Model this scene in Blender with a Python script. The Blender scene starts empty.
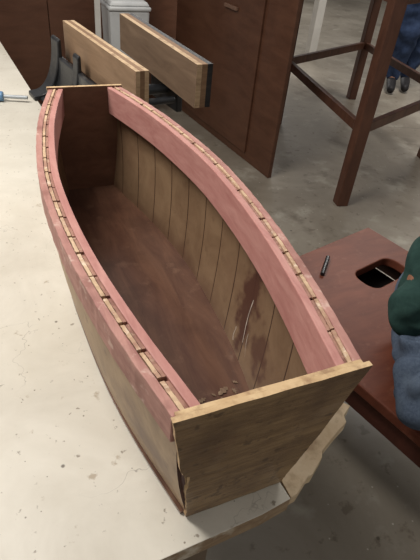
import bpy, bmesh, math, random
from mathutils import Vector, Matrix
random.seed(4)
T=0.8  # table top height
COL=bpy.context.collection
def lin(c):
    return tuple(((v/255)/12.92 if v/255<=.04045 else (((v/255)+.055)/1.055)**2.4) for v in c)+(1,)
# ---------------------------------------------------------------- materials
def mat(name,c1,c2,rough=.6,scale=(8,8,8),detail=8,bump=.15,spec=.3,patch=None,specks=None,cracks=None,coat=0,distort=.6,bscale=None):
    m=bpy.data.materials.new(name); m.use_nodes=True
    nt=m.node_tree; N=nt.nodes; L=nt.links
    b=N['Principled BSDF']; b.inputs['Roughness'].default_value=rough
    b.inputs['Specular IOR Level'].default_value=spec
    if coat: b.inputs['Coat Weight'].default_value=coat; b.inputs['Coat Roughness'].default_value=.22
    tc=N.new('ShaderNodeTexCoord'); mp=N.new('ShaderNodeMapping'); mp.inputs['Scale'].default_value=scale
    L.new(tc.outputs['Object'],mp.inputs['Vector'])
    n=N.new('ShaderNodeTexNoise'); n.inputs['Scale'].default_value=1; n.inputs['Detail'].default_value=detail
    n.inputs['Roughness'].default_value=.65; n.inputs['Distortion'].default_value=distort
    L.new(mp.outputs[0],n.inputs['Vector'])
    r=N.new('ShaderNodeValToRGB'); r.color_ramp.elements[0].position=.32; r.color_ramp.elements[1].position=.68
    r.color_ramp.elements[0].color=lin(c1); r.color_ramp.elements[1].color=lin(c2)
    L.new(n.outputs[0],r.inputs[0]); col=r.outputs[0]
    def mix(fac,c,colr):
        x=N.new('ShaderNodeMix'); x.data_type='RGBA'
        L.new(fac,x.inputs['Factor']); L.new(c,x.inputs['A']); x.inputs['B'].default_value=lin(colr)
        return x.outputs['Result']
    def ramp(src,a,bb,inv=False,strength=1):
        k=N.new('ShaderNodeMapRange'); k.inputs['From Min'].default_value=a; k.inputs['From Max'].default_value=bb
        k.inputs['To Min'].default_value=strength if inv else 0; k.inputs['To Max'].default_value=0 if inv else strength
        L.new(src,k.inputs['Value']); return k.outputs[0]
    if patch:
        for sc,a,bb,cc,st in patch:
            p=N.new('ShaderNodeTexNoise'); p.inputs['Scale'].default_value=sc; p.inputs['Detail'].default_value=5
            p.inputs['Roughness'].default_value=.6
            L.new(tc.outputs['Object'],p.inputs['Vector']); col=mix(ramp(p.outputs[0],a,bb,False,st),col,cc)
    if specks:
        for sc,rad,cc in specks:
            v=N.new('ShaderNodeTexVoronoi'); v.inputs['Scale'].default_value=sc; v.inputs['Randomness'].default_value=1
            L.new(tc.outputs['Object'],v.inputs['Vector']); col=mix(ramp(v.outputs['Distance'],rad*.6,rad,True,.8),col,cc)
    if cracks:
        for sc,wd,cc,st in cracks:
            dn=N.new('ShaderNodeTexNoise'); dn.inputs['Scale'].default_value=sc*1.5; dn.inputs['Detail'].default_value=4
            L.new(tc.outputs['Object'],dn.inputs['Vector'])
            ad=N.new('ShaderNodeMix'); ad.data_type='RGBA'; ad.inputs['Factor'].default_value=.18
            L.new(tc.outputs['Object'],ad.inputs['A']); L.new(dn.outputs['Color'],ad.inputs['B'])
            v=N.new('ShaderNodeTexVoronoi'); v.feature='DISTANCE_TO_EDGE'; v.inputs['Scale'].default_value=sc
            L.new(ad.outputs['Result'],v.inputs['Vector'])
            msk=N.new('ShaderNodeTexNoise'); msk.inputs['Scale'].default_value=sc*.8
            L.new(tc.outputs['Object'],msk.inputs['Vector'])
            mu=N.new('ShaderNodeMath'); mu.operation='MULTIPLY'
            L.new(ramp(v.outputs['Distance'],0,wd,True,st),mu.inputs[0]); L.new(ramp(msk.outputs[0],.5,.6),mu.inputs[1])
            col=mix(mu.outputs[0],col,cc)
    L.new(col,b.inputs['Base Color'])
    if bump:
        bp=N.new('ShaderNodeBump'); bp.inputs['Strength'].default_value=bump; bp.inputs['Distance'].default_value=.002
        L.new(n.outputs[0],bp.inputs['Height']); L.new(bp.outputs[0],b.inputs['Normal'])
    return m
def seam_mat(m,period,offset,width,slant,colr):
    """thin dark joints between the upright planks of the hull"""
    nt=m.node_tree;N=nt.nodes;L=nt.links
    b=N['Principled BSDF']; src=b.inputs['Base Color'].links[0].from_socket
    tc=[n for n in N if n.type=='TEX_COORD'][0]
    s=N.new('ShaderNodeSeparateXYZ'); L.new(tc.outputs['Object'],s.inputs[0])
    def M(op,a,bv,c=None):
        k=N.new('ShaderNodeMath'); k.operation=op
        for i,x in enumerate((a,bv,c)):
            if x is None: continue
            if isinstance(x,(int,float)): k.inputs[i].default_value=x
            else: L.new(x,k.inputs[i])
        return k.outputs[0]
    y=M('ADD',s.outputs[1],M('MULTIPLY',s.outputs[2],slant))
    fr=M('FRACT',M('DIVIDE',M('ADD',y,offset),period),0)
    d=M('ABSOLUTE',M('SUBTRACT',fr,.5),0)
    mask=M('LESS_THAN',d,width/period)
    x=N.new('ShaderNodeMix'); x.data_type='RGBA'; L.new(mask,x.inputs['Factor']); L.new(src,x.inputs['A']); x.inputs['B'].default_value=lin(colr)
    L.new(x.outputs['Result'],b.inputs['Base Color'])
    return x,tc
M_pink=mat('pink_stained_wood',(168,114,106),(190,140,130),.55,(60,10,60),bump=.25,patch=[(7,.5,.75,(152,100,92),.5)])
M_pink2=mat('pink_stained_wood_outer',(152,104,96),(182,136,124),.6,(60,10,60),bump=.3,patch=[(12,.5,.68,(128,84,74),.75),(30,.58,.68,(206,178,164),.7)])
M_hullin=mat('hull_ply_inner',(112,88,66),(136,111,85),.42,(12,10,10),bump=.25,coat=.35,patch=[(5,.5,.74,(102,75,57),.6),(30,.6,.72,(94,71,54),.4)])
M_hullout=mat('hull_ply_outer',(136,108,78),(170,141,106),.5,(16,16,8),bump=.4,coat=.1,patch=[(8,.52,.7,(120,86,62),.6),(26,.57,.68,(96,66,48),.5)])
M_bottom=mat('hull_floor',(80,53,42),(108,77,60),.28,(30,5,30),bump=.25,coat=.6,patch=[(7,.48,.72,(60,39,31),.7),(24,.58,.7,(124,95,76),.45)])
M_transom=mat('transom_ply',(112,86,59),(154,126,90),.42,(10,40,90),bump=.8,coat=.2,patch=[(9,.45,.64,(90,66,47),.75),(6,.54,.66,(150,128,104),.55),(60,.58,.66,(68,48,37),.6),(22,.6,.7,(110,74,57),.5)])
M_transin=mat('transom_far_ply',(94,66,51),(122,88,69),.42,(10,20,20),bump=.15,coat=.2)
M_ply=mat('light_ply_edge',(178,146,106),(210,182,142),.65,(20,20,160),bump=.1,patch=[(40,.5,.66,(132,98,72),.7)])
M_ply2=mat('pinkish_brown_layer',(142,102,88),(172,130,112),.65,(40,8,40),bump=.3,patch=[(30,.5,.64,(118,78,68),.7),(48,.6,.7,(204,176,150),.6)])
M_palestrip=mat('pale_thin_strip',(176,144,114),(208,180,148),.65,(40,8,40),bump=.3,patch=[(20,.5,.62,(152,108,94),.75),(55,.57,.67,(226,206,186),.6)])
M_slot=mat('dark_slot_shade',(62,38,31),(84,52,43),.7,(40,8,40))  # dark colour painted in for the shade inside the gunwale kerfs
M_jaw=mat('jaw_board_face',(114,90,68),(138,112,88),.6,(6,4,30),bump=.1,patch=[(5,.5,.75,(94,70,54),.6)])
M_jaw2=mat('jaw_board_brown_face',(98,79,63),(120,99,80),.6,(6,4,30),bump=.1,patch=[(5,.5,.75,(80,62,49),.6)])
M_jawedge=mat('jaw_board_edge',(170,142,110),(200,172,138),.65,(6,3,160),bump=.1,patch=[(30,.52,.68,(126,98,74),.7)])
M_jawdark=mat('jaw_board_mid',(120,92,68),(146,116,88),.65,(6,3,60),bump=.1)
M_jawback=mat('jaw_board_dark_face',(36,34,34),(54,51,50),.5,(6,3,60),bump=.1)
M_iron=mat('black_cast_iron',(24,25,27),(42,43,46),.4,(30,30,30),spec=.5,patch=[(14,.58,.68,(90,88,86),.5)])
M_steel=mat('blue_grey_steel',(140,146,150),(170,176,180),.35,(30,30,30),spec=.6)
M_table=mat('white_painted_top',(194,187,173),(212,206,193),.42,(5,5,5),bump=.05,
  patch=[(2.5,.5,.78,(184,175,157),.6),(26,.66,.72,(154,137,114),.7),(60,.65,.70,(106,92,76),.7)],
  specks=[(14,.06,(66,54,42)),(31,.06,(106,92,76)),(50,.06,(90,78,64))],cracks=[(5,.0025,(120,112,102),.7)])
M_tabedge=mat('table_raw_edge',(126,102,78),(164,142,114),.7,(20,20,60),bump=.3,patch=[(16,.55,.65,(198,188,170),.8)])
M_offcut=mat('offcut_wood',(190,164,128),(220,200,170),.65,(12,12,60),bump=.5,patch=[(20,.52,.66,(150,122,92),.7)])
M_tableg=mat('table_leg_paint',(100,84,68),(130,114,96),.6,(10,10,4))
M_floor=mat('polished_concrete',(134,125,112),(162,153,139),.33,(1.6,1.6,1.6),bump=.03,spec=.5,
  patch=[(1.1,.48,.7,(112,101,87),.7),(5,.56,.68,(186,180,166),.5),(2.4,.6,.7,(90,79,67),.6),(14,.6,.67,(100,88,75),.6)],
  specks=[(9,.07,(80,72,62)),(20,.08,(204,198,186))],cracks=[(.7,.006,(92,84,74),.7)])
M_cab=mat('brown_cabinet',(80,51,37),(100,67,50),.4,(4,4,14),bump=.05,spec=.4,patch=[(1.5,.5,.7,(108,75,57),.4)])
M_cabd=mat('brown_cabinet_dark',(60,40,30),(80,54,41),.45,(4,4,14))
M_bench=mat('red_brown_bench',(90,48,35),(114,65,48),.5,(4,18,18),bump=.1,spec=.2,patch=[(4,.5,.7,(76,40,30),.6),(22,.58,.7,(128,84,66),.45)])
M_benchd=mat('red_brown_bench_side',(66,36,28),(88,50,39),.5,(10,10,10))
M_holeshade=mat('hole_shade_dark',(20,14,12),(28,20,17),.8,(10,10,10))  # near-black colour for the shade seen through the hand hole
M_tabwood=mat('dark_red_brown_timber',(74,47,36),(98,65,50),.45,(14,14,4),bump=.08)
M_wall=mat('wall_paint',(176,172,164),(190,186,178),.8,(2,2,2),bump=.03)
M_post=mat('pale_post',(196,192,184),(212,208,200),.6,(4,4,4),bump=.03)
M_bin=mat('pale_white_plastic',(198,200,200),(214,215,213),.5,(6,6,6),bump=.03)
M_skin=mat('skin',(128,88,68),(150,106,84),.55,(20,20,20),bump=.05)
M_hair=mat('black_hair',(18,14,12),(34,28,24),.5,(60,60,10))
M_teal=mat('dark_green_cotton',(30,54,50),(44,70,64),.9,(40,40,40),bump=.4)
M_jean=mat('grey_blue_denim',(60,71,88),(84,96,113),.9,(120,120,120),bump=.5,patch=[(9,.5,.7,(102,114,128),.6)])
M_gjean=mat('dark_blue_denim',(40,54,82),(56,72,102),.9,(30,30,30),bump=.3)
M_shoe=mat('dark_shoe',(26,24,26),(48,46,48),.6,(30,30,30))
M_chip=mat('wood_chip',(92,70,56),(150,128,104),.8,(90,90,90))
M_glue=mat('dried_glue',(176,164,150),(206,196,184),.25,(60,60,60),spec=.6)
M_pen=mat('black_plastic',(18,18,20),(34,34,36),.35,(30,30,30),spec=.5)
M_blue=mat('blue_plastic',(84,120,156),(104,140,174),.4,(20,20,20))
M_handle=mat('dull_handle',(112,84,68),(130,102,86),.4,(30,30,30))
def add_spot(m,tc,cx,cy,cz,rx,ry,rz,colr,st=.9,ns=28,soft=.1):
    nt=m.node_tree;N=nt.nodes;L=nt.links;b=N['Principled BSDF']
    src=b.inputs['Base Color'].links[0].from_socket
    mp=N.new('ShaderNodeMapping'); mp.vector_type='TEXTURE'
    mp.inputs['Location'].default_value=(cx,cy,cz); mp.inputs['Scale'].default_value=(rx,ry,rz)
    L.new(tc.outputs['Object'],mp.inputs['Vector'])
    ln=N.new('ShaderNodeVectorMath'); ln.operation='LENGTH'; L.new(mp.outputs[0],ln.inputs[0])
    nz=N.new('ShaderNodeTexNoise'); nz.inputs['Scale'].default_value=ns; nz.inputs['Detail'].default_value=5
    L.new(tc.outputs['Object'],nz.inputs['Vector'])
    a=N.new('ShaderNodeMath'); a.operation='MULTIPLY_ADD'; a.inputs[1].default_value=2.2
    L.new(nz.outputs[0],a.inputs[0]); L.new(ln.outputs['Value'],a.inputs[2])
    k=N.new('ShaderNodeMapRange'); k.inputs['From Min'].default_value=2.0-soft*2;k.inputs['From Max'].default_value=2.0
    k.inputs['To Min'].default_value=st;k.inputs['To Max'].default_value=0
    L.new(a.outputs[0],k.inputs['Value'])
    x=N.new('ShaderNodeMix'); x.data_type='RGBA'; L.new(k.outputs[0],x.inputs['Factor']); L.new(src,x.inputs['A']); x.inputs['B'].default_value=lin(colr)
    L.new(x.outputs['Result'],b.inputs['Base Color'])
_,tcin=seam_mat(M_hullin,.088,.02,.0017,-.20,(56,36,26))
add_spot(M_hullin,tcin,.14,.325,.13,.3,.050,.13,(74,44,36),.9,28,.22)
add_spot(M_hullin,tcin,.14,.235,.075,.3,.045,.055,(78,49,40),.75,34,.25)
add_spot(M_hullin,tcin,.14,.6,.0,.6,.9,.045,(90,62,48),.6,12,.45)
tcout=[n for n in M_hullout.node_tree.nodes if n.type=='TEX_COORD'][0]
add_spot(M_hullout,tcout,-.11,.12,.10,.3,.10,.09,(92,60,45),.6,20,.35)
# ---------------------------------------------------------------- helpers
def obj_from(name,verts,faces,m,parent=None,smooth=False,loc=(0,0,0)):
    me=bpy.data.meshes.new(name); me.from_pydata([tuple(v) for v in verts],[],faces); me.update()
    bm=bmesh.new(); bm.from_mesh(me); bmesh.ops.recalc_face_normals(bm,faces=bm.faces); bm.to_mesh(me); bm.free()
    o=bpy.data.objects.new(name,me); COL.objects.link(o)
    if isinstance(m,(list,tuple)):
        for q in m: me.materials.append(q)
    else: me.materials.append(m)
    o.location=loc
    if parent: o.parent=parent
    if smooth:
        for p in me.polygons:p.use_smooth=True
    return o
def empty(name,loc,label,cat,**kw):
    o=bpy.data.objects.new(name,None); COL.objects.link(o); o.location=loc; o.empty_display_size=.05
    o['label']=label; o['category']=cat
    for k,v in kw.items(): o[k]=v
    return o
def tag(o,label,cat,**kw):
    o['label']=label;o['category']=cat
    for k,v in kw.items(): o[k]=v
    return o
def bev(o,w,seg=2):
    b=o.modifiers.new('bevel','BEVEL'); b.width=w; b.segments=seg; b.limit_method='ANGLE'; return o
def prism(name,poly,z0,z1,m,parent=None,loc=(0,0,0)):
    n=len(poly); v=[(x,y,z0) for x,y in poly]+[(x,y,z1) for x,y in poly]
    f=[tuple(range(n))[::-1],tuple(range(n,2*n))]+[(i,(i+1)%n,(i+1)%n+n,i+n) for i in range(n)]
    return obj_from(name,v,f,m,parent,loc=loc)
def obox(name,c,ax,ay,hx,hy,z0,z1,m,parent=None,b=.003):
    P=[]
    for sx,sy in ((-1,-1),(1,-1),(1,1),(-1,1)):
        P.append((c[0]+ax[0]*hx*sx+ay[0]*hy*sy,c[1]+ax[1]*hx*sx+ay[1]*hy*sy))
    o=prism(name,P,z0,z1,m,parent)
    if b: bev(o,b)
    return o
def beam(name,a,b,w,h,m,parent=None,bv=.004):
    a=Vector(a);b=Vector(b);d=(b-a).normalized()
    up=Vector((0,0,1)) if abs(d.z)<.9 else Vector((0,1,0))
    s=d.cross(up).normalized(); u=s.cross(d).normalized()
    v=[];
    for p in (a,b):
        for i,j in ((-1,-1),(1,-1),(1,1),(-1,1)): v.append(p+s*w/2*i+u*h/2*j)
    o=obj_from(name,v,[(0,1,2,3),(7,6,5,4),(0,4,5,1),(1,5,6,2),(2,6,7,3),(3,7,4,0)],m,parent)
    if bv: bev(o,bv)
    return o
def rod(name,a,b,r,m,parent=None,seg=20,r2=None):
    a=Vector(a);b=Vector(b);d=(b-a).normalized()
    up=Vector((0,0,1)) if abs(d.z)<.9 else Vector((0,1,0))
    s=d.cross(up).normalized(); u=s.cross(d).normalized(); v=[]
    for p,rr in ((a,r),(b,r2 or r)):
        for i in range(seg):
            t=2*math.pi*i/seg; v.append(p+s*math.cos(t)*rr+u*math.sin(t)*rr)
    f=[tuple(range(seg)),tuple(range(seg,2*seg))]+[(i,(i+1)%seg,(i+1)%seg+seg,i+seg) for i in range(seg)]
    o=obj_from(name,v,f,m,parent); bev(o,r*.2)
    return o
# ---------------------------------------------------------------- room
fl=prism('floor',[(-6,-4),(12,-4),(12,12),(-6,12)],-.05,0,M_floor); fl['kind']='structure'
for nm,P in (('wall_north',[(-6,12),(12,12),(12,12.15),(-6,12.15)]),('wall_east',[(12,-4),(12.15,-4),(12.15,12),(12,12)]),
             ('wall_west',[(-6.15,-4),(-6,-4),(-6,12),(-6.15,12)])):
    w=prism(nm,P,0,3,M_wall); w['kind']='structure'
# ---------------------------------------------------------------- worktable
wt_e=empty('worktable',(-.6,1.4,0),'off-white painted worktable with worn edge, scratches and stains','table')
poly=[(.084,.006),(.03,-.001),(-.14,-.009),(-.4,-.020),(-1.7,-.075),(-1.7,3.4),(-.17,3.4)]
top=prism('table_top',[(x+.6,y-1.4) for x,y in poly],T-.035,T,[M_table,M_tabedge],wt_e)
for p in top.data.polygons:
    if abs(p.normal.z)<.5: p.material_index=1
bev(top,.0012)
under=[(x+.6-.03,y-1.4+.01) for x,y in [(.06,.05),(-1.6,.0),(-1.6,3.3),(-.2,3.3)]]
prism('apron',under,T-.13,T-.035,M_tableg,wt_e)
for x,y in ((-.04,.12),(-1.55,.1),(-1.55,3.2),(-.3,3.15)):
    lg=obox('leg',(x+.6,y-1.4),(1,0),(0,1),.04,.04,0,T-.13,M_tableg,wt_e)
# pale splintered offcut standing out from the table edge under the hull
P=[(.003,.006),(.016,.008),(.048,.028),(.056,.028),(.090,.050),(.096,.060),(.140,.082),(.172,.096),(.176,.110),(.200,.124),(.188,.140),(.180,.16),(.10,.16),(.003,.09)]
oc=prism('offcut',[(x+.6+.0825,y-1.4+.002) for x,y in P],T-.026,T-.001,M_offcut,wt_e); bev(oc,.001)
oc['label']='pale splintered wood offcut at the table edge'
# ---------------------------------------------------------------- boat
boat=empty('model_boat',(0,0,T+.0008),'wooden model boat hull with pink gunwales and open top','boat')
H=.295; LN=1.05
def interp(tab,y):
    ys=[a for a,_ in tab]
    if y<=ys[0]: return tab[0][1]
    if y>=ys[-1]: return tab[-1][1]
    for i in range(len(tab)-1):
        if tab[i][0]<=y<=tab[i+1][0]:
            y0,v0=tab[i];y1,v1=tab[i+1]
            vm=tab[i-1][1] if i>0 else v0-(v1-v0); vp=tab[i+2][1] if i+2<len(tab) else v1+(v1-v0)
            ym=tab[i-1][0] if i>0 else y0-(y1-y0); yp=tab[i+2][0] if i+2<len(tab) else y1+(y1-y0)
            t=(y-y0)/(y1-y0); m0=(v1-vm)/(y1-ym)*(y1-y0); m1=(vp-v0)/(yp-y0)*(y1-y0)
            return (2*t**3-3*t*t+1)*v0+(t**3-2*t*t+t)*m0+(-2*t**3+3*t*t)*v1+(t**3-t*t)*m1
WT=[(0,.122),(.15,.151),(.3,.172),(.45,.182),(.6,.180),(.8,.155),(.93,.127),(1.05,.094)]
WB=[(0,.075),(.17,.112),(.3,.131),(.46,.141),(.61,.143),(.8,.122),(1.05,.07)]
OW=.010
def xh(y,z):  # outer face of hull planking
    t=max(0,min(1,z/H)); a=interp(WB,y); b=interp(WT,y)-OW
    return a+(b-a)*t+.008*math.sin(math.pi*t)
RK=.036
def rake(y,z,k=1): return RK*k*(1-z/H)*max(0,1-y/.5)
def strip(name,side,o1,o2,z0,z1,y0,y1,m,ny=48,nz=1,rk=.9,jit=0,jo=0):
    v=[];f=[]
    for i in range(ny+1):
        y=y0+(y1-y0)*i/ny
        jz=random.uniform(-jit,jit); jx=random.uniform(-jo,jo)
        ring=[(o1,z0+(z1-z0)*k/nz) for k in range(nz+1)]+[(o2,z1-(z1-z0)*k/nz) for k in range(nz+1)]
        for o,z in ring: v.append((side*(xh(y,z)+o+(jx if o==o2 else 0)),y+rake(y,z,rk),z+jz))
    R=2*(nz+1)
    for i in range(ny):
        for k in range(R):
            k2=(k+1)%R; f.append((i*R+k,i*R+k2,(i+1)*R+k2,(i+1)*R+k))
    f.append(tuple(range(R))); f.append(tuple(ny*R+k for k in range(R)))
    return obj_from(name,v,f,m,boat)
Y0=.013;Y1=LN
for s in (-1,1):
    h=strip('side_panel',s,-.005,0,.004,H-.014,Y0,Y1,[M_hullout,M_hullin,M_slot],nz=10,rk=.75)
    for p in h.data.polygons:
        if p.normal.z>.8 or p.normal.y<-.8: p.material_index=2
        elif p.normal.x*s<0: p.material_index=1
    o=strip('outer_gunwale',s,-.0022,OW,H-.056,H,Y0-.004,Y1,M_pink2,ny=90,nz=4,jit=.0005,jo=.0005); bev(o,.0015)
    o=strip('inner_gunwale',s,-.0270,-.0142,H-.070,H,Y0,Y1,M_pink,ny=90,nz=4,jit=.0003); bev(o,.0015)
    y=Y0
    while y<Y1-.02:
        ln=.050+random.uniform(-.010,.010)
        ye=min(y+ln,Y1)
        if Y1-ye<.02: ye=Y1
        dz=random.uniform(-.0014,.0006)
        n1=max(4,int(ln/.005))
        b=strip('spacer_block',s,-.0084,-.0030,H-.0135,H-.0002+dz*.5,y,ye,M_palestrip,ny=n1,jit=.0005,jo=.0005); bev(b,.0003)
        b=strip('spacer_block',s,-.0140,-.0094,H-.065,H-.0014+random.uniform(-.0014,.0004),y+random.uniform(-.0014,.0014),ye,M_ply2,ny=n1,jit=.0005,jo=.0005); bev(b,.0003)
        y=ye+random.uniform(.0030,.0058)
# bottom board
v=[];f=[];ny=40
for i in range(ny+1):
    y=RK*.9+.010+(LN-RK*.9-.010)*i/ny; w=interp(WB,y)+.002
    for x,z in ((-w,0),(w,0),(w,.006),(-w,.006)): v.append((x,y,z))
for i in range(ny):
    for k in range(4): f.append((i*4+k,i*4+(k+1)%4,i*4+4+(k+1)%4,i*4+4+k))
f+= [(0,1,2,3),tuple(ny*4+k for k in range(4))]
obj_from('bottom_board',v,f,M_bottom,boat)
def plate(name,prof,y0,y1,m,bv=.001,rk=0):
    nn=len(prof)
    v=[(x,y0+rk*(1-z/.3),z) for x,z in prof]+[(x,y1+rk*(1-z/.3),z) for x,z in prof]
    f=[tuple(range(nn)),tuple(range(nn,2*nn))]+[(i,(i+1)%nn,(i+1)%nn+nn,i+nn) for i in range(nn)]
    o=obj_from(name,v,f,m,boat); bev(o,bv); return o
def face_edges(o):
    for p in o.data.polygons:
        if abs(p.normal.y)<.7: p.material_index=1
def rough(pts,n,amp):
    out=[]
    for i in range(len(pts)):
        a=pts[i];b=pts[(i+1)%len(pts)]
        for k in range(n):
            t=k/n; j=0 if k==0 else amp
            out.append((a[0]+(b[0]-a[0])*t+random.uniform(-j,j),max(0,a[1]+(b[1]-a[1])*t+random.uniform(-j,j))))
    return out
prof=[(-.080,.001),(.080,.003),(.088,.05),(.106,.14),(.1285,.3),(-.1265,.3005),(-.105,.17),(-.097,.15),(-.090,.145),(-.090,.09),(-.085,.05)]
o=plate('transom',rough(prof,7,.0012),-.0015,.0060,[M_transom,M_ply],bv=.0004,rk=RK); face_edges(o)
o=plate('transom_doubler',rough([(-.072,.007),(.072,.007),(.122,.2975),(-.120,.2975)],10,.0008),.0070,.0132,[M_transom,M_ply],bv=.0004,rk=RK*.9); face_edges(o)
o=plate('transom',[(-.071,0),(.071,0),(.097,.299),(-.097,.299)],LN,LN+.010,[M_transin,M_ply]); face_edges(o)
# glue runs on the inside planking
def drip(y,z0,z1,w):
    v=[];f=[];n=9
    for i in range(n):
        t=i/(n-1); z=z0+(z1-z0)*t; yy=y+.004*math.sin(t*4+y*40)+.012*t; ww=w*(.5+.5*math.sin(t*7+y*90)**2)*(1 if i<n-1 else .4)
        for dy,dx in ((-ww,0),(0,-.0014),(ww,0)):
            v.append((xh(yy,z)-.0052+dx,yy+dy,z))
    for i in range(n-1):
        for k in range(2): f.append((i*3+k,i*3+k+1,i*3+4+k,i*3+3+k))
    obj_from('glue_run',v,f,M_glue,boat,smooth=True)
drip(.300,.045,.140,.0024);drip(.275,.025,.075,.0020);drip(.33,.02,.05,.0016)
def chip(x,y,z,sz,rot):
    v=[];f=[];nn=7
    for i in range(nn):
        t=i/(nn-1); w=.22*math.sin(math.pi*(t*.8+.1))
        for sgn in (-1,1):
            v.append((sz*(t-.5),sz*w*sgn*(1+.4*math.sin(i*3+x*90)),sz*(.04*math.sin(t*4)+.01)+.0005)); 
    for i in range(nn-1): f.append((2*i,2*i+1,2*i+3,2*i+2))
    o=obj_from('wood_shaving',v,f,M_chip,None,loc=(x,y,z)); o.rotation_euler=(0,0,rot)
    s=o.modifiers.new('s','SOLIDIFY'); s.thickness=.0006
    tag(o,'small flat brown splinter of wood lying inside the hull','wood shaving',group='wood shavings inside the hull')
for x,y,sz,r in ((-.01,.215,.010,.3),(.02,.22,.018,.4),(.045,.225,.010,2.2),(.065,.228,.026,.5),(.085,.222,.014,1.7),(.055,.212,.010,.9),(.095,.24,.012,2.4)):
    chip(x,y,T+.0075,sz,r)
# ---------------------------------------------------------------- bench vise with wooden jaw boards
ed=Vector((-.166,.986,0)).normalized(); en=Vector((.986,.166,0)).normalized()
vise=empty('bench_vise',(.12,1.5,T-.1),'black iron bench vise with plywood jaw boards','vise')
inv=Matrix.Translation((-.12,-1.5,-(T-.1)))
def vpart(o,mats=None):
    o.data.transform(inv); o.parent=vise; return o
def jaw(name,c0,c1,th,z0,z1,face,back=None):
    c0=Vector(c0);c1=Vector(c1); c=(c0+c1)/2; d=(c1-c0); hl=d.length/2; d.normalize(); nn=Vector((d.y,-d.x,0))
    if nn.x<0: nn=-nn
    c=c+nn*th/2
    for k in range(3):
        cc=c+nn*th*(k-1)/3
        e=M_jawedge if k!=1 else M_jawdark
        if k==2 and back: e=back
        o=obox(name if k==0 else 'ply_layer',cc,d,nn,hl,th/6-.0001,z0,z1,[face,e],None,b=.0004)
        for p in o.data.polygons:
            if abs(p.normal.dot(nn))<.7: p.material_index=1
        vpart(o)
jaw('jaw_board',(.085,1.90,0),(.188,1.235,0),.045,T+.14,T+.278,M_jaw)
jaw('jaw_board',(.347,2.04,0),(.410,1.29,0),.060,T+.135,T+.278,M_jaw2,M_jawback)
fc=Vector((.118,1.55,0))
def prof_part(name,P,k0,k1,m=M_iron,bv=.005):
    c=fc-en*.011; v=[]
    n6=len(P)
    for k in (k0,k1):
        for a,z in P: v.append(c+ed*k-en*a+Vector((0,0,T+z)))
    f=[tuple(range(n6)),tuple(range(n6,2*n6))]+[(j,(j+1)%n6,(j+1)%n6+n6,j+n6) for j in range(n6)]
    vpart(bev(obj_from(name,v,f,m),bv,3))
o=obox('fixed_jaw',fc+ed*.10+en*.016,ed,en,.30,.014,T-.1,T+.135,M_iron,None,b=.008); vpart(o)
def arc(w,h,n=12):
    return [(w*(1-math.sin(math.pi/2*i/n))+.012, .022+(h-.022)*(1-math.cos(math.pi/2*i/n))) for i in range(n+1)]
side=[(-.004,.001),(.125,.001),(.125,.020)]+arc(.090,.215)+[(.006,.226),(-.004,.224)]
prof_part('casting_rib',side,.29,.37,bv=.010)
prof_part('casting_rib',[(a*.95,z*.97) for a,z in side],.08,.13,bv=.010)
low=[(-.004,.001),(.100,.001),(.100,.012)]+arc(.055,.16)+[(-.004,.16)]
prof_part('casting_body',low,-.10,.33,bv=.006)
vpart(rod('clamp_bolt',fc-en*.09+ed*.21+Vector((0,0,T+.012)),fc-en*.09+ed*.21+Vector((0,0,T+.040)),.014,M_iron))
o=obox('moving_jaw',(.478,1.78),ed,en,.12,.014,T-.02,T+.2,M_iron,None,b=.006); vpart(o)
for k in (.04,.2):
    a=fc+ed*k+en*.03+Vector((0,0,T+.04)); vpart(rod('guide_bar',a,a+en*.33,.014,M_iron))
a=fc+ed*.12+en*.03+Vector((0,0,T+.06)); vpart(rod('screw',a,a+en*.34,.02,M_iron))
# screwdriver lying on the table
sd=empty('screwdriver',(-.2,1.87,T),'screwdriver with steel shaft and blue handle on the table','screwdriver')
def cpart(o): o.data.transform(Matrix.Translation((.2,-1.87,-T))); o.parent=sd
cpart(rod('shaft',(-.09,1.806,T+.019),(-.178,1.833,T+.019),.007,M_steel))
cpart(rod('handle',(-.178,1.833,T+.019),(-.35,1.884,T+.019),.0185,M_blue))
# ---------------------------------------------------------------- brown cabinets
cabd=Vector((-.11,.994,0)).normalized(); cabn=Vector((.994,.11,0))
def cabinet(org,dd,nn,L,dep,first,label,pitch=1.186):
    cab=empty('cabinet',(org[0],org[1],0),label,'cabinet')
    def cbox(name,a0,a1,n0,n1,z0,z1,m,b=.004):
        c=dd*(a0+a1)/2+nn*(n0+n1)/2
        return obox(name,c,dd,nn,(a1-a0)/2,(n1-n0)/2,z0,z1,m,cab,b=b)
    cbox('body',0,L,0,dep,0,1.35,M_cab)
    cbox('worktop',-.02,L+.01,-.03,dep+.02,1.352,1.39,M_cabd)
    k=first
    while k+pitch<L:
        d=cbox('door',k,k+pitch-.006,-.015,-.001,.06,1.34,M_cab,.003)
        h=cbox('handle',k+.28,k+.44,-.035,-.016,.92,.942,M_handle,.004); h.parent=d
        k+=pitch
cabinet((1.45,2.39),cabd,cabn,1.5,.03,.30,'shallow dark brown laminate cabinet beside the timber table')
cabinet((2.0,3.98),Vector((-1,.03,0)).normalized(),Vector((.03,1,0)).normalized(),5.2,.5,.0,'long brown laminate cabinet behind the vise',1.7)
la=beam('wooden_lath',(.56,3.5,.005),(.58,3.55,1.35),.04,.012,M_post)
tag(la,'pale painted lath standing upright before the brown cabinet','lath')
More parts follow.
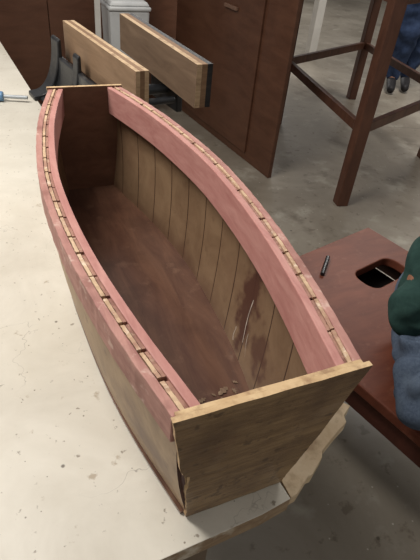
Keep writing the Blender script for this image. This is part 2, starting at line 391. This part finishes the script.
# pale storage bin standing between lath and cabinet
bn=empty('storage_bin',(.80,3.66,0),'pale white plastic storage bin before the brown cabinet','bin')
def taper(name,w0,d0,w1,d1_,z0,z1,m):
    v=[(sx*w0,sy*d0,z0) for sx,sy in ((-1,-1),(1,-1),(1,1),(-1,1))]+[(sx*w1,sy*d1_,z1) for sx,sy in ((-1,-1),(1,-1),(1,1),(-1,1))]
    return bev(obj_from(name,v,[(3,2,1,0),(4,5,6,7),(0,1,5,4),(1,2,6,5),(2,3,7,6),(3,0,4,7)],m,bn),.012,3)
taper('body',.12,.12,.145,.14,0,.80,M_bin); taper('rim',.155,.15,.155,.15,.801,.83,M_bin); taper('lid',.148,.142,.13,.125,.831,.86,M_bin)
po=obox('post',(3.47,5.12),(1,0),(0,1),.05,.05,0,2.9,M_post,None); tag(po,'pale painted square post standing behind the brown cabinet','post')
# ---------------------------------------------------------------- timber table
tb=empty('wooden_table',(1.76,1.96,0),'dark red-brown timber table with square legs and low rails','table')
P1=Vector((0,0,0));P2=Vector((.26,1.35,0));P4=Vector((1.12,.47,0));P3=P2+P4
a1=(P2-P1).normalized(); a2=(P4-P1).normalized()
for p in (P1,P2,P3,P4):
    obox('leg',p,a1,Vector((a1.y,-a1.x,0)),.038,.038,0,1.25,M_tabwood,tb,b=.006)
for p,q in ((P1,P2),(P2,P3),(P3,P4),(P4,P1)):
    d=(q-p).normalized()
    for z,hh in ((.5,.06),(1.2,.1)):
        beam('rail',p+d*.043+Vector((0,0,z)),q-d*.043+Vector((0,0,z)),.035,hh,M_tabwood,tb)
prism('table_top',[tuple((p)[:2]) for p in (P1-a1*.1-a2*.1,P2+a1*.1-a2*.1,P3+a1*.1+a2*.1,P4-a1*.1+a2*.1)],1.252,1.3,M_tabwood,tb)
# ---------------------------------------------------------------- red-brown bench with hand hole
d1=Vector((.97,.25,0)).normalized(); d2=Vector((.25,-.97,0)).normalized()
A=Vector((1.11,1.03,0)); BZ=.5
bench=empty('wooden_bench',(A.x-.3,A.y-.4,0),'worn red-brown wooden bench with a rounded hand hole','bench')
off=Vector((A.x-.3,A.y-.4,0))
W=.70; LB=1.12
cn=[A,A-d1*W,A-d1*W+d2*LB,A+d2*LB]; cn=[c-off for c in cn]
seat=prism('seat',[(c.x,c.y) for c in cn],BZ-.035,BZ,M_bench,bench)
hc=Vector((.965,.755,0))-off
pts=[]
for i in range(40):
    t=2*math.pi*i/40; cx=math.cos(t);sy=math.sin(t)
    px=.062*(1 if cx>0 else -1)+.045*math.copysign(abs(cx)**.8,cx); py=.054*math.copysign(abs(sy)**.8,sy)
    p=hc+d1*px+d2*py; pts.append((p.x,p.y))
cutter=prism('cutter',pts,BZ-.1,BZ+.1,M_benchd,bench)
bo=seat.modifiers.new('b','BOOLEAN'); bo.object=cutter; bo.operation='DIFFERENCE'; bo.solver='EXACT'
bpy.context.view_layer.update()
dg=bpy.context.evaluated_depsgraph_get()
nm=bpy.data.meshes.new_from_object(seat.evaluated_get(dg)); seat.modifiers.clear(); seat.data=nm
bpy.data.objects.remove(cutter); bev(seat,.004)
cc=[cn[0]-d1*.03+d2*.03,cn[1]+d1*.03+d2*.03,cn[2]+d1*.03-d2*.03,cn[3]-d1*.03-d2*.03]
for i in range(4):
    a=cc[i];b=cc[(i+1)%4]; d=(b-a).normalized()
    beam('apron',a+d*.03+Vector((0,0,BZ-.078)),b-d*.03+Vector((0,0,BZ-.078)),.02,.084,M_benchd,bench)
    obox('leg',a,d1,d2,.028,.028,0,BZ-.036,M_benchd,bench,b=.004)
ci=[cc[0]-d1*.03+d2*.03,cc[1]+d1*.03+d2*.03,cc[2]+d1*.03-d2*.03,cc[3]-d1*.03-d2*.03]
prism('hole_shade_panel',[(c.x,c.y) for c in ci],BZ-.118,BZ-.108,M_holeshade,bench)  # dark panel added under the seat so the hand hole reads dark
pen=rod('marker_pen',(.735,.80,BZ+.0075),(.815,.885,BZ+.0075),.0075,M_pen)
tag(pen,'slim black pen lying on the red-brown bench','pen')
# ---------------------------------------------------------------- people (capsule chains fused into one surface)
def capsule(bm,a,b,ra,rb,seg=18):
    a=Vector(a);b=Vector(b)
    for p,r in ((a,ra),(b,rb)):
        bmesh.ops.create_uvsphere(bm,u_segments=seg,v_segments=10,radius=r,matrix=Matrix.Translation(p))
    d=b-a; L=d.length
    if L<1e-4: return
    q=d.to_track_quat('Z','Y').to_matrix().to_4x4()
    bmesh.ops.create_cone(bm,cap_ends=True,segments=seg,radius1=ra,radius2=rb,depth=L,matrix=Matrix.Translation((a+b)/2)@q)
clouds=bpy.data.textures.new('folds','WOOD'); clouds.noise_scale=.10; clouds.turbulence=9; clouds.wood_type='BANDNOISE'
def fused(name,caps,m,parent,vox=.012,sm=6,folds=0,scale=1):
    bm=bmesh.new()
    for c in caps: capsule(bm,*c)
    me=bpy.data.meshes.new(name); bm.to_mesh(me); bm.free(); me.materials.append(m)
    o=bpy.data.objects.new(name,me); COL.objects.link(o); o.parent=parent
    r=o.modifiers.new('r','REMESH'); r.mode='VOXEL'; r.voxel_size=vox; r.use_smooth_shade=True
    s=o.modifiers.new('s','SMOOTH'); s.iterations=sm; s.factor=.5
    if folds:
        d=o.modifiers.new('d','DISPLACE'); d.texture=clouds; d.strength=folds; d.mid_level=.5; d.texture_coords='LOCAL'
        s=o.modifiers.new('s2','SMOOTH'); s.iterations=2; s.factor=.5
    return o
def person(name,loc,label,J,shirt,trousers,face,sleeve=.6,knee=.075,folds=.02):
    root=empty(name,loc,label,'person')
    g={k:Vector(v) for k,v in J.items()}
    hp=g['head']; side=face.cross(Vector((0,0,1))).normalized(); up=Vector((0,0,1))
    C=[(g['pelvis'],g['spine'],.11,.10),(g['spine'],g['chest'],.10,.12),(g['chest'],g['neck'],.08,.05),(g['neck'],hp-up*.05,.05,.055),
       (hp+up*.04-face*.01,hp-up*.01,.09,.086),(hp-up*.05+face*.02,hp-up*.085+face*.045,.066,.04),
       (hp+face*.082+up*.01,hp+face*.10-up*.025,.010,.014),(hp+face*.078-up*.058-side*.015,hp+face*.078-up*.058+side*.015,.009,.009)]
    for sx in (-1,1): C.append((hp+side*.088*sx,hp+side*.09*sx-up*.02,.018,.014))
    for sd in ('r','l'):
        sh=g['sho_'+sd];el=g['elb_'+sd];wr=g['wri_'+sd]
        C+=[(g['chest'],sh,.09,.055),(sh,el,.052,.040),(el,wr,.040,.027)]
        d=(wr-el).normalized(); hs=d.cross(up).normalized() if abs(d.z)<.9 else d.cross(face).normalized()
        hn=hs.cross(d).normalized()
        for i in range(4):
            b=wr+d*.085+hs*.021*(i-1.5); ln=(.07,.08,.076,.06)[i]
            C+=[(wr+d*.01+hs*.010*(i-1.5),b,.017,.012),(b,b+d*ln*.5-hn*.008,.0105,.0095),(b+d*ln*.5-hn*.008,b+d*ln-hn*.03,.0095,.008)]
        C+=[(wr+d*.02-hs*.02,wr+d*.05-hs*.05,.014,.012),(wr+d*.05-hs*.05,wr+d*.085-hs*.06,.011,.009)]
        hi=g['hip_'+sd];kn=g['kne_'+sd];an=g['ank_'+sd]
        C+=[(g['pelvis'],hi,.10,.085),(hi,kn,.082,.055),(kn,an,.055,.036)]
        ft=g.get('toe_'+sd,an+face*.16-up*.05); C.append((an,ft,.036,.028))
    fused('body',C,M_skin,root,.0085,3)
    S=[(g['pelvis']+up*.02,g['spine'],.135,.13),(g['spine'],g['chest'],.13,.145),(g['chest'],g['neck']-up*.06,.11,.065)]
    for sd in ('r','l'):
        sh=g['sho_'+sd];el=g['elb_'+sd];wr=g['wri_'+sd]
        if sleeve<=1: S+=[(g['chest'],sh,.11,.07),(sh,sh.lerp(el,sleeve),.07,.058)]
        else: S+=[(g['chest'],sh,.11,.07),(sh,el,.07,.060),(el,el.lerp(wr,sleeve-1),.060,.054)]
    if 'drape' in g: S+=[(g['elb_r'],g['drape'],.060,.075),(g['drape'],g['spine'],.075,.1),(g['elb_r']-up*.03+face*.03,g['drape']+face*.05,.050,.06)]
    fused('shirt',S,shirt,root,.008,6,folds)
    Tt=[]
    for sd in ('r','l'):
        hi=g['hip_'+sd];kn=g['kne_'+sd];an=g['ank_'+sd]; e=kn.lerp(an,.93)
        Tt+=[(g['pelvis'],hi,.125,.105),(hi,kn,.10,knee),(kn,e,knee*.95,.052)]
        ft=g.get('toe_'+sd,an+face*.16-up*.05)
        fused('shoe',[(an-face*.03-up*.01,an.lerp(ft,.5),.04,.040),(an.lerp(ft,.5),ft,.040,.034)],M_shoe,root,.01,4)
    fused('trousers',Tt,trousers,root,.008,6,folds*1.2)
    bm=bmesh.new(); bmesh.ops.create_uvsphere(bm,u_segments=24,v_segments=14,radius=.104)
    bmesh.ops.delete(bm,geom=[v for v in bm.verts if (v.co.z<.0 and v.co.dot(face)>-.02) or v.co.dot(face)>.08],context='VERTS')
    me=bpy.data.meshes.new('hair'); bm.to_mesh(me); bm.free(); me.materials.append(M_hair)
    h=bpy.data.objects.new('hair',me); COL.objects.link(h); h.parent=root; h.location=hp-face*.015+up*.04
    for p in me.polygons: p.use_smooth=True
    for sx in (-1,1):
        bm=bmesh.new(); bmesh.ops.create_uvsphere(bm,u_segments=12,v_segments=8,radius=.012)
        me=bpy.data.meshes.new('eye'); bm.to_mesh(me); bm.free(); me.materials.append(M_shoe)
        e=bpy.data.objects.new('eye',me); COL.objects.link(e); e.parent=root; e.location=hp+face*.078+side*.033*sx+up*.015
    return root
def rel(d,o):
    return {k:tuple(Vector(v)+Vector((0,0,T))-Vector(o)) for k,v in d.items()}
o0=(1.03,.48,BZ)
person('person',o0,'cross-legged seated person in dark green top and faded jeans',rel({
 'pelvis':(1.03,.50,-.155),'spine':(1.03,.48,.0),'chest':(1.01,.45,.19),'neck':(.99,.43,.35),'head':(.97,.40,.48),
 'sho_r':(.92,.52,.27),'elb_r':(.692,.385,-.060),'wri_r':(.775,.495,.17),'drape':(.80,.34,-.10),
 'sho_l':(1.12,.36,.27),'elb_l':(1.06,.20,.03),'wri_l':(.95,.14,-.08),
 'hip_r':(.89,.47,-.165),'kne_r':(.628,.20,-.185),'ank_r':(.87,.12,-.225),'toe_r':(.99,.11,-.235),
 'hip_l':(1.08,.38,-.165),'kne_l':(.95,.00,-.185),'ank_l':(1.04,.26,-.225),'toe_l':(1.08,.34,-.235)},o0),M_teal,M_jean,Vector((-.6,-.8,0)).normalized(),1.06,.088,.024)
def standing(): 
    d={'pelvis':(0,0,.93),'spine':(0,0,1.1),'chest':(0,0,1.3),'neck':(0,0,1.47),'head':(0,-.01,1.6),
 'sho_r':(-.18,0,1.4),'elb_r':(-.24,.02,1.12),'wri_r':(-.22,-.12,.9),'sho_l':(.18,0,1.4),'elb_l':(.24,.02,1.12),'wri_l':(.22,-.12,.9),
 'hip_r':(-.1,0,.88),'kne_r':(-.085,-.02,.48),'ank_r':(-.08,.02,.09),'hip_l':(.1,0,.88),'kne_l':(.085,-.02,.48),'ank_l':(.08,.03,.09)}
    return d
ps=person('person',(3.90,3.98,0),'standing person in plain dark blue clothing and dark shoes',standing(),M_gjean,M_gjean,Vector((-.6,-.8,0)),.9,.105,.012)
ps.scale=(1.25,1.25,1.25)
# ---------------------------------------------------------------- light
w=bpy.data.worlds.new('world'); bpy.context.scene.world=w; w.use_nodes=True
w.node_tree.nodes['Background'].inputs[0].default_value=(1,.975,.94,1); w.node_tree.nodes['Background'].inputs[1].default_value=.35
def area(name,loc,tgt,size,power,col=(1,.965,.915)):
    l=bpy.data.lights.new(name,'AREA'); l.shape='RECTANGLE'; l.size=size[0]; l.size_y=size[1]; l.energy=power; l.color=col
    o=bpy.data.objects.new(name,l); COL.objects.link(o); o.location=loc
    o.rotation_euler=(Vector(tgt)-Vector(loc)).to_track_quat('-Z','Y').to_euler(); return o
area('ceiling_light',(-1.0,1.4,2.95),(-.1,.5,.8),(.5,1.6),78)
area('ceiling_light',(3.0,3.0,2.95),(2.8,3.0,0),(.5,2.0),88)
area('far_area_light',(3.5,9.5,2.3),(1,1.5,.6),(3,1.8),110,(1,.98,.96))  # broad area lamp aimed back from the far end of the room
# ---------------------------------------------------------------- camera
cd=bpy.data.cameras.new('camera'); cam=bpy.data.objects.new('camera',cd); COL.objects.link(cam)
p,yaw,roll=.666,.465,.113
f=Vector((math.sin(yaw)*math.cos(p),math.cos(yaw)*math.cos(p),-math.sin(p)))
r=Vector((math.cos(yaw),-math.sin(yaw),0)); u=r.cross(f)
c,s=math.cos(roll),math.sin(roll); r2=r*c+u*s; u2=u*c-r*s
mtx=Matrix((( r2.x,u2.x,-f.x,-.245),(r2.y,u2.y,-f.y,-.285),(r2.z,u2.z,-f.z,.733+T),(0,0,0,1)))
cam.matrix_world=mtx
cd.sensor_fit='VERTICAL'; cd.sensor_height=24; cd.lens=496.2*24/560; cd.clip_start=.02
bpy.context.scene.camera=cam
bpy.context.scene.view_settings.view_transform='Standard'
